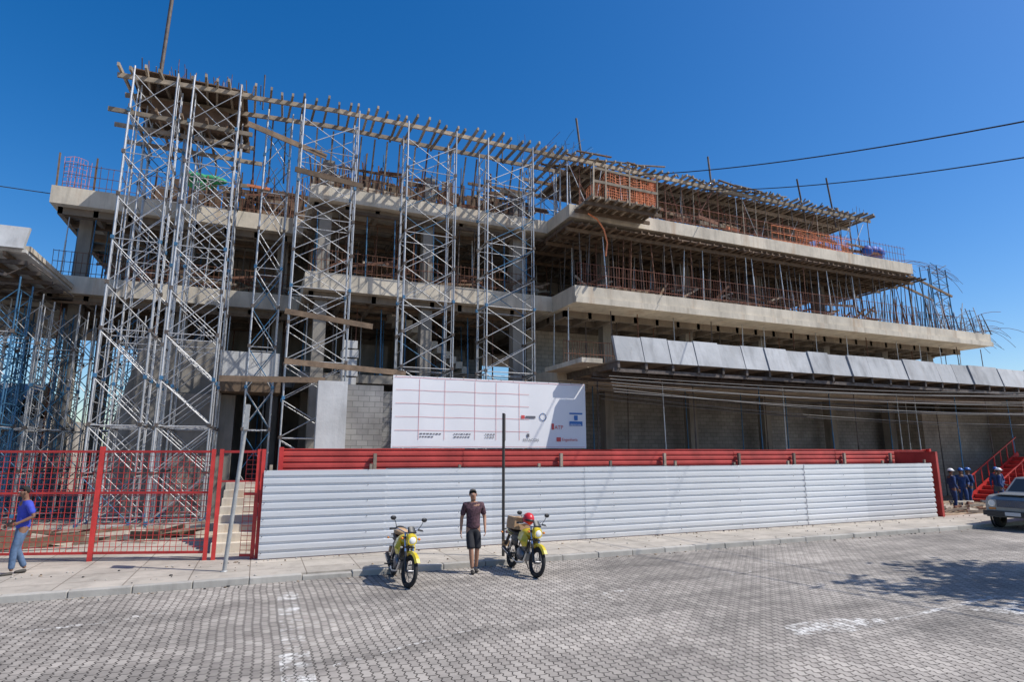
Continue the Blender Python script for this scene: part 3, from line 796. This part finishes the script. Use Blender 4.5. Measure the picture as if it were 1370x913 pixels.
    if helmet:
        m.ell((cx,cy,cz+.04),(.118,.138,.115),helmet,14,8,zmin=0.); m.ell((cx,cy-.06,cz+.045),(.1,.12,.012),helmet,12,6)
    m.build('head_details',e)
    return e
sk1=simple('skin_tan',(.36,.19,.12),.6,0,.1,20,0,.05); sk2=simple('skin_brown',(.20,.10,.06),.6,0,.1,20,0,.05)
shirtm=simple('maroon_print_shirt',(.075,.035,.045),.85,0,.85,26); shortm=simple('black_shorts',(.018,.018,.022),.85,0,.3,12)
jeans=simple('blue_jeans',(.08,.13,.22),.85,0,.3,12); purple=simple('blue_shirt',(.04,.06,.42),.8,0,.2,9)
shoe=simple('dark_shoe',(.04,.035,.03),.7); hairg=simple('grey_hair',(.09,.085,.08),.9,0,.3,60); hairb=simple('black_hair',(.015,.012,.01),.9)
cover=simple('navy_workwear',(.02,.05,.15),.85,0,.3,10); hw=flat('hard_hat_white',(.7,.7,.7),.4); hb=flat('hard_hat_blue',(.03,.12,.4),.4)
person('man_standing',(4.5,13.05,0),math.radians(-10),sk1,shirtm,shortm,shoe,hairg,
  dict(LE=(.26,.03,1.16),LW=(.25,-.10,.92),RE=(-.25,.05,1.15),RW=(-.27,-.0,.89),LH=(.09,0,.93),LK=(.09,-.03,.5),LA=(.08,.06,.09),RH=(-.09,0,.93),RK=(-.06,-.12,.51),RA=(-.03,-.12,.09),head=(-.015,-.01)),shorts=True)
person('pedestrian',(-4.45,15.95,.10),math.radians(-60),sk2,purple,jeans,shoe,hairb,
  dict(LE=(.25,.10,1.17),LW=(.2,-.12,1.06),RE=(-.26,.08,1.17),RW=(-.26,-.14,1.02),LK=(.1,-.12,.51),LA=(.1,-.12,.09),RK=(-.1,-.02,.50),RA=(-.1,.16,.09),head=(0,-.05)))
for i,(x,y,yw,h) in enumerate(((28.4,17.6,60,hw),(29.6,17.9,-50,hb),(30.8,18.3,-120,hb),(31.3,17.3,30,hw),(33.1,18.4,-60,hb))):
    person('construction_worker',(x,y,.06),math.radians(yw),sk2,cover,cover,shoe,hairb,dict(LW=(.2,-.2,1.05),RW=(-.25,-.1,.92),LK=(.1,-.1,.5),LA=(.1,-.05,.09)),longsleeve=True,helmet=h)

# ---------------------------------------------------------------- motorcycles
yel=flat('yellow_bike_paint',(.62,.47,.02),.3,0,.6); blk=flat('black_plastic',(.02,.02,.022),.45); chrome=flat('chrome',(.6,.6,.62),.2,1.); alu=flat('engine_alloy',(.2,.2,.21),.4,.8)
lens=flat('headlamp_glass',(.75,.75,.72),.08); amber=flat('indicator_amber',(.7,.22,.02),.3); redp=flat('red_plastic',(.55,.02,.03),.35); card=simple('cardboard',(.42,.27,.15),.85,0,.12,6); tyre=flat('tyre_rubber',(.018,.018,.018),.8)
seatm=flat('seat_vinyl',(.025,.023,.022),.6)
def oval(x,yw,z0,z1,n=14,p=1.):
    c=(z0+z1)/2;h=(z1-z0)/2
    return [(x,yw*math.copysign(abs(math.cos(a))**p,math.cos(a)),c+h*math.copysign(abs(math.sin(a))**p,math.sin(a))) for a in [2*math.pi*i/n for i in range(n)]]
def bike(loc,yaw,cargo,steer=0.,lean=-9):
    root=empty('motorcycle',loc,(0,0,yaw))
    e=empty('bike_lean'); e.parent=root; e.rotation_euler=(math.radians(lean),0,0)
    m=MB()
    def wheel(mb,x,y,Rw,tr):
        mb.torus((x,y,Rw),Rw-tr,tr,tyre,32,8,.9); mb.torus((x,y,Rw),Rw-2*tr-.005,.014,blk,28,6)
        mb.tube((x,y-.07,Rw),(x,y+.07,Rw),.035,alu,10)
        for i in range(18):
            a=2*math.pi*i/18; mb.tube((x+.03*math.cos(a),y+(.04 if i%2 else -.04),Rw+.03*math.sin(a)),(x+(Rw-2*tr)*math.cos(a+.15),y,Rw+(Rw-2*tr)*math.sin(a+.15)),.004,alu,4)
    wheel(m,0,0,.30,.05)
    for sy in (-.1,.1):
        m.tube((0,sy,.3),(.48,sy,.38),.02,blk,6); m.tube((.48,sy*.9,.38),(.1,sy,.72),.014,blk,6)
        m.tube((.0,sy*1.15,.32),(.14,sy*1.1,.68),.022,chrome,8); m.torus((0,0,.3),.09,.008,alu,16,4)
        m.tube((.48,sy,.38),(.8,sy,.3),.018,blk,6); m.tube((.8,sy,.3),(1.0,sy*.3,.85),.018,blk,6)
        m.tube((-.22,sy,.74),(.5,sy,.70),.013,blk,6)
    m.tube((.98,0,.88),(.5,0,.72),.028,blk,8)
    m.loft([oval(.42,.10,.26,.5,12,.6),oval(.55,.14,.24,.54,12,.6),oval(.72,.14,.24,.48,12,.6),oval(.80,.08,.28,.42,12,.6)],alu)
    for i in range(7): m.box(.60+i*.012,.78+i*.012,-.085,.085,.47+i*.026,.482+i*.026,alu)
    m.box(.64,.77,-.06,.06,.45,.66,alu)
    m.path([(.78,-.05,.5),(.88,-.07,.42),(.84,-.1,.24),(.6,-.14,.2),(.3,-.15,.26)],.02,chrome,8); m.tube((.32,-.15,.25),(-.18,-.17,.40),.045,blk,10,.05); m.tube((-.1,-.218,.40),(.2,-.2,.32),.012,chrome,6)
    m.loft([oval(.42,.07,.70,.80),oval(.50,.13,.68,.87),oval(.66,.165,.68,.94),oval(.82,.16,.70,.95),oval(.93,.10,.74,.90),oval(.97,.05,.78,.86)],yel)
    for sy in (-1,1):
        m.loft([[(.60,sy*.15,.66),(.60,sy*.19,.70),(.60,sy*.16,.84)],[(.85,sy*.17,.56),(.85,sy*.22,.68),(.85,sy*.16,.86)],[(1.0,sy*.14,.58),(1.0,sy*.17,.66),(1.0,sy*.12,.76)]],yel,False)
        m.loft([[(.1,sy*.11,.62),(.1,sy*.14,.66),(.1,sy*.10,.74)],[(.3,sy*.12,.50),(.3,sy*.16,.62),(.3,sy*.11,.74)],[(.48,sy*.11,.56),(.48,sy*.14,.62),(.48,sy*.1,.74)]],blk,False)
    m.loft([oval(-.26,.06,.80,.85,12,.7),oval(-.18,.12,.77,.87,12,.7),oval(.1,.14,.74,.845,12,.7),oval(.3,.13,.72,.82,12,.7),oval(.47,.08,.74,.84,12,.7)],seatm)
    m.loft([oval(-.42,.03,.76,.80,10),oval(-.3,.08,.71,.80,10),oval(-.1,.11,.68,.78,10),oval(.1,.10,.68,.76,10)],yel)
    m.path([(-.34,-.12,.80),(-.42,0,.83),(-.34,.12,.80)],.014,blk,6); m.box(-.44,-.40,-.05,.05,.70,.76,redp)
    m.path([(-.3,0,.70),(-.40,0,.55),(-.45,0,.45)],.04,blk,6); m.box(-.48,-.465,-.10,.10,.40,.54,card)
    for sy in (-1,1): m.ell((-.38,sy*.17,.72),(.03,.03,.022),amber,8,6); m.tube((-.38,0,.72),(-.38,sy*.15,.72),.008,blk,4)
    for sy in (-1,1): m.tube((.45,sy*.12,.30),(.45,sy*.30,.30),.015,blk,6)
    m.tube((.42,.12,.30),(.38,.27,.045),.012,blk,6)
    m.build('frame_engine_body',e)
    f=empty('steering'); f.parent=e; f.location=(.98,0,.8); f.rotation_euler=(0,0,steer)
    m=MB(); ox,oz=.98,.8
    def T(x,y,z): return (x-ox,y,z-oz)
    m2=MB(); wheel(m2,1.27,0,.31,.045)
    m.v+= [T(*v) for v in m2.v]; 
    for fa,mi_,sm in zip(m2.f,m2.m,m2.sm): m.f.append(fa); m.m.append(m.mi(m2.mats[mi_])); m.sm.append(sm)
    for sy in (-.085,.085):
        m.tube(T(1.27,sy,.31),T(1.13,sy,.66),.028,blk,8); m.tube(T(1.14,sy,.62),T(.99,sy,1.0),.02,chrome,8)
    m.box(.96-ox,1.08-ox,-.12,.12,.90-oz,.93-oz,blk); m.box(1.04-ox,1.12-ox,-.11,.11,.72-oz,.75-oz,blk)
    m.tube(T(1.27,.09,.31),T(1.27,-.09,.31),.015,alu,6)
    secs=[]
    for i in range(9):
        a=math.radians(35+i*13); rr=.37
        secs.append([T(1.27+ (rr+d)*math.cos(a),y,.31+(rr+d)*math.sin(a)) for y,d in ((-.06,-.03),(-.035,.012),(.035,.012),(.06,-.03),(.03,-.005),(-.03,-.005))])
    m.loft(secs,yel,False)
    m.loft([[T(*p) for p in oval(1.05,.08,.80,1.0,12,.8)],[T(*p) for p in oval(1.14,.12,.77,1.01,12,.8)],[T(*p) for p in oval(1.20,.095,.79,.97,12,.8)]],yel)
    m.ell(T(1.195,0,.88),(.03,.078,.07),lens,12,8); m.loft([[T(*p) for p in oval(1.13,.10,1.0,1.04,8)],[T(*p) for p in oval(1.05,.08,1.06,1.14,8)]],blk)
    m.path([T(.84,-.37,1.04),T(.90,-.22,1.06),T(.99,-.08,1.0),T(.99,.08,1.0),T(.90,.22,1.06),T(.84,.37,1.04)],.013,chrome,6)
    for sy in (-1,1):
        m.tube(T(.84,sy*.37,1.04),T(.885,sy*.25,1.055),.02,blk,8)
        m.tube(T(.93,sy*.24,1.04),T(.92,sy*.36,1.03),.007,alu,5)
        m.path([T(.90,sy*.24,1.06),T(.92,sy*.30,1.18),T(.90,sy*.33,1.24)],.007,blk,5)
        m.ell(T(.89,sy*.35,1.26),(.02,.065,.045),blk,10,8); m.ell(T(.875,sy*.35,1.26),(.01,.055,.036),chrome,10,6)
        m.ell(T(1.1,sy*.19,.90),(.03,.03,.025),amber,8,6); m.tube(T(1.08,0,.90),T(1.1,sy*.17,.90),.008,blk,4)
    m.path([T(1.1,.05,.92),T(1.14,.02,.8),T(1.12,-.05,.6)],.006,blk,4); m.path([T(.93,-.2,1.05),T(1.15,-.12,1.0),T(1.1,-.05,.8)],.006,blk,4)
    m.build('fork_front_wheel_handlebar',f)
    m=MB()
    if cargo:
        m.box(-.1,.36,-.2,.2,.86,1.12,card); m.beam((.34,-.18,1.14),(.42,.2,1.2),.1,.01,card); 
        m.build('cardboard_box',e,.01)
        m=MB(); m.ell((.60,.02,1.13),(.155,.13,.14),redp,16,10); m.ell((.63,.02,1.11),(.14,.122,.05),blk,14,8); m.ell((.58,.02,1.17),(.13,.135,.035),lens,12,6); m.build('helmet',e)
    else:
        m.ell((.1,0,.92),(.22,.16,.08),card,12,8); m.ell((-.1,.02,.93),(.16,.14,.09),seatm,12,8); m.build('saddle_bag',e)
    return root
bike((2.82,13.38,0),math.radians(-93),False,.28,-8)
bike((5.50,13.28,0),math.radians(-90),True,.1,-8)

# ---------------------------------------------------------------- pickup truck (front to -X)
root=empty('pickup_truck',(23.45,12.65,0),(0,0,math.radians(6)))
paint=simple('truck_paint_grey',(.26,.27,.27),.3,.3,.15,3,0,0); white=flat('truck_plate_white',(.55,.55,.55),.35); glass=flat('car_glass',(.02,.025,.03),.05); 
m=MB()
def sec(x,w,z0,z1,wt=None):
    wt=w if wt is None else wt; b=.06
    return [(x,-w,z0),(x,w,z0),(x,w,z1-.18),(x,wt-.02,z1-.04),(x,wt-b,z1),(x,-wt+b,z1),(x,-wt+.02,z1-.04),(x,-w,z1-.18)]
m.loft([sec(0.02,.80,.50,.98,.76),sec(.12,.86,.40,1.08,.82),sec(.3,.88,.40,1.12,.84),sec(1.3,.88,.42,1.17,.85),sec(1.5,.88,.42,1.2,.86),sec(4.6,.88,.45,1.15,.86),sec(4.85,.86,.5,1.1,.84)],paint,False)
m.loft([[(1.35,-.78,1.16),(1.35,.78,1.16),(1.35,.77,1.17),(1.35,-.77,1.17)],[(1.95,-.70,1.16),(1.95,.70,1.16),(1.95,.62,1.68),(1.95,-.62,1.68)],[(2.9,-.72,1.16),(2.9,.72,1.16),(2.9,.64,1.70),(2.9,-.64,1.70)],[(3.15,-.74,1.16),(3.15,.74,1.16),(3.15,.70,1.2),(3.15,-.70,1.2)]],paint,False)
m.add([(1.40,-.69,1.215),(1.40,.69,1.215),(1.90,.58,1.64),(1.90,-.58,1.64)],[(0,1,2,3)],glass)
for sy in (-1,1):
    m.add([(1.6,sy*.765,1.23),(2.8,sy*.735,1.23),(2.75,sy*.665,1.62),(2.0,sy*.665,1.6)],[(0,1,2,3)],glass)
    for wx in (.85,3.9):
        m.torus((wx,sy*.80,.36),.27,.11,tyre,24,8,.9); m.tube((wx,sy*.82,.36),(wx,sy*.90,.36),.19,alu,14); m.torus((wx,sy*.88,.38),.42,.035,blk,24,6)
    m.tube((.0,sy*.62,.86),(.07,sy*.62,.86),.11,chrome,18); m.tube((-.015,sy*.62,.86),(.02,sy*.62,.86),.09,lens,18)
    m.box(.0,.05,sy*.62-.1,sy*.62+.1,.66,.72,amber)
    m.beam((1.5,sy*.88,1.2),(1.5,sy*1.0,1.25),.04,.04,blk); m.box(1.45,1.52,sy*1.02-.09,sy*1.02+.09,1.18,1.36,blk)
m.box(-.01,.04,-.48,.48,.74,.98,blk)
for i in range(6): m.box(-.025,-.011,-.47,.47,.76+i*.037,.772+i*.037,chrome)
m.box(-.12,.03,-.86,.86,.46,.62,blk); m.box(-.135,-.121,-.22,.22,.48,.6,white)
m.box(.12,1.3,-.55,.55,1.145,1.175,paint)
m.build('body_and_wheels',root,.012)

# ---------------------------------------------------------------- tree (right, near side of the street)
bark=simple('bark',(.12,.085,.06),.9,0,.4,8); leaf=simple('leaves',(.07,.12,.03),.7,0,.5,3,.4)
root=empty('tree',(20.0,4.0,0)); m=MB(); m.tube((0,0,0),(.1,.1,3),.22,bark,10,.16); tips=[]
for i in range(11):
    a=i*.7; q=Vector((math.cos(a)*R(1.0,2.2),math.sin(a)*R(.8,1.7)+.3,R(5,8.2))); m.tube((.1,.1,R(2.6,3.2)),q,.09,bark,6,.03); tips.append(q)
    for j in range(3): t=q+Vector((J(1.),J(.8),J(.8))); m.tube(q*.8+Vector((0,0,.6)),t,.035,bark,4,.01); tips.append(t)
m.build('trunk_and_limbs',root); m=MB()
for t in tips:
    for k in range(120):
        c=t+Vector((random.gauss(0,.44),random.gauss(0,.44),random.gauss(0,.33))); a=Vector((J(1),J(1),J(1))).normalized()*R(.12,.22); b=Vector((J(1),J(1),J(1))).normalized()*R(.08,.16)
        m.add([c-a,c+b,c+a,c-b],[(0,1,2,3)],leaf)
m.build('foliage',root)

# ---------------------------------------------------------------- distant buildings
s=MB(); s.box(-26,-12.5,38,50,0,4.6,'blockw')
roofm=simple('old_roof_sheet',(.22,.23,.24),.6,.3,.3,2)
s.add([(-26.5,37.5,4.5),(-12,37.5,4.5),(-12,44,6.6),(-26.5,44,6.6)],[(0,1,2,3)],roofm); s.add([(-26.5,50.5,4.5),(-12,50.5,4.5),(-12,44.01,6.6),(-26.5,44.01,6.6)],[(0,1,2,3)],roofm)
for i in range(4): s.box(-24+i*3,-23+i*3,37.9,37.99,1.5,3.2,'dark')
s.build('neighbouring_house')
s=MB()
for i in range(40):
    x=-160+i*9+J(2); y=R(75,110); h=R(3,7)
    s.box(x,x+R(6,9),y,y+9,0,h,random.choice(('blockw','white','blockw','concd')))
s.build('distant_town')

# ---------------------------------------------------------------- light
az=Vector((.84,-.54)).normalized(); el=math.radians(50)
S=Vector((az.x*math.cos(el),az.y*math.cos(el),math.sin(el)))
sun=bpy.data.lights.new('sun','SUN'); sun.energy=5.0; sun.angle=math.radians(.5); sun.color=(1,.96,.89)
so=bpy.data.objects.new('sun',sun); so.rotation_euler=S.to_track_quat('Z','Y').to_euler(); scene.collection.objects.link(so)
w=bpy.data.worlds.new('World'); scene.world=w; w.use_nodes=True; nt=w.node_tree
sky=nt.nodes.new('ShaderNodeTexSky'); sky.sky_type='NISHITA'; sky.sun_disc=False; sky.sun_elevation=el
sky.sun_rotation=math.atan2(az.x,az.y); sky.altitude=50; sky.ozone_density=3.0; sky.air_density=1.0; sky.dust_density=1.0
hs=nt.nodes.new('ShaderNodeHueSaturation'); hs.inputs['Saturation'].default_value=1.42; hs.inputs['Hue'].default_value=.505; hs.inputs['Value'].default_value=1.0
bg=nt.nodes['Background']; bg.inputs[1].default_value=.15; nt.links.new(sky.outputs[0],hs.inputs['Color']); nt.links.new(hs.outputs[0],bg.inputs[0])
scene.view_settings.view_transform='Standard'; scene.view_settings.look='None'; scene.view_settings.exposure=0

cam=bpy.data.cameras.new('camera'); cam.sensor_width=36; cam.lens=36*800/1370; cam.clip_end=4000; cam.clip_start=.1
co=bpy.data.objects.new('camera',cam); co.location=(0,0,2.6); co.rotation_euler=(math.radians(100.5),0,math.radians(-22.6)); scene.collection.objects.link(co)
scene.camera=co
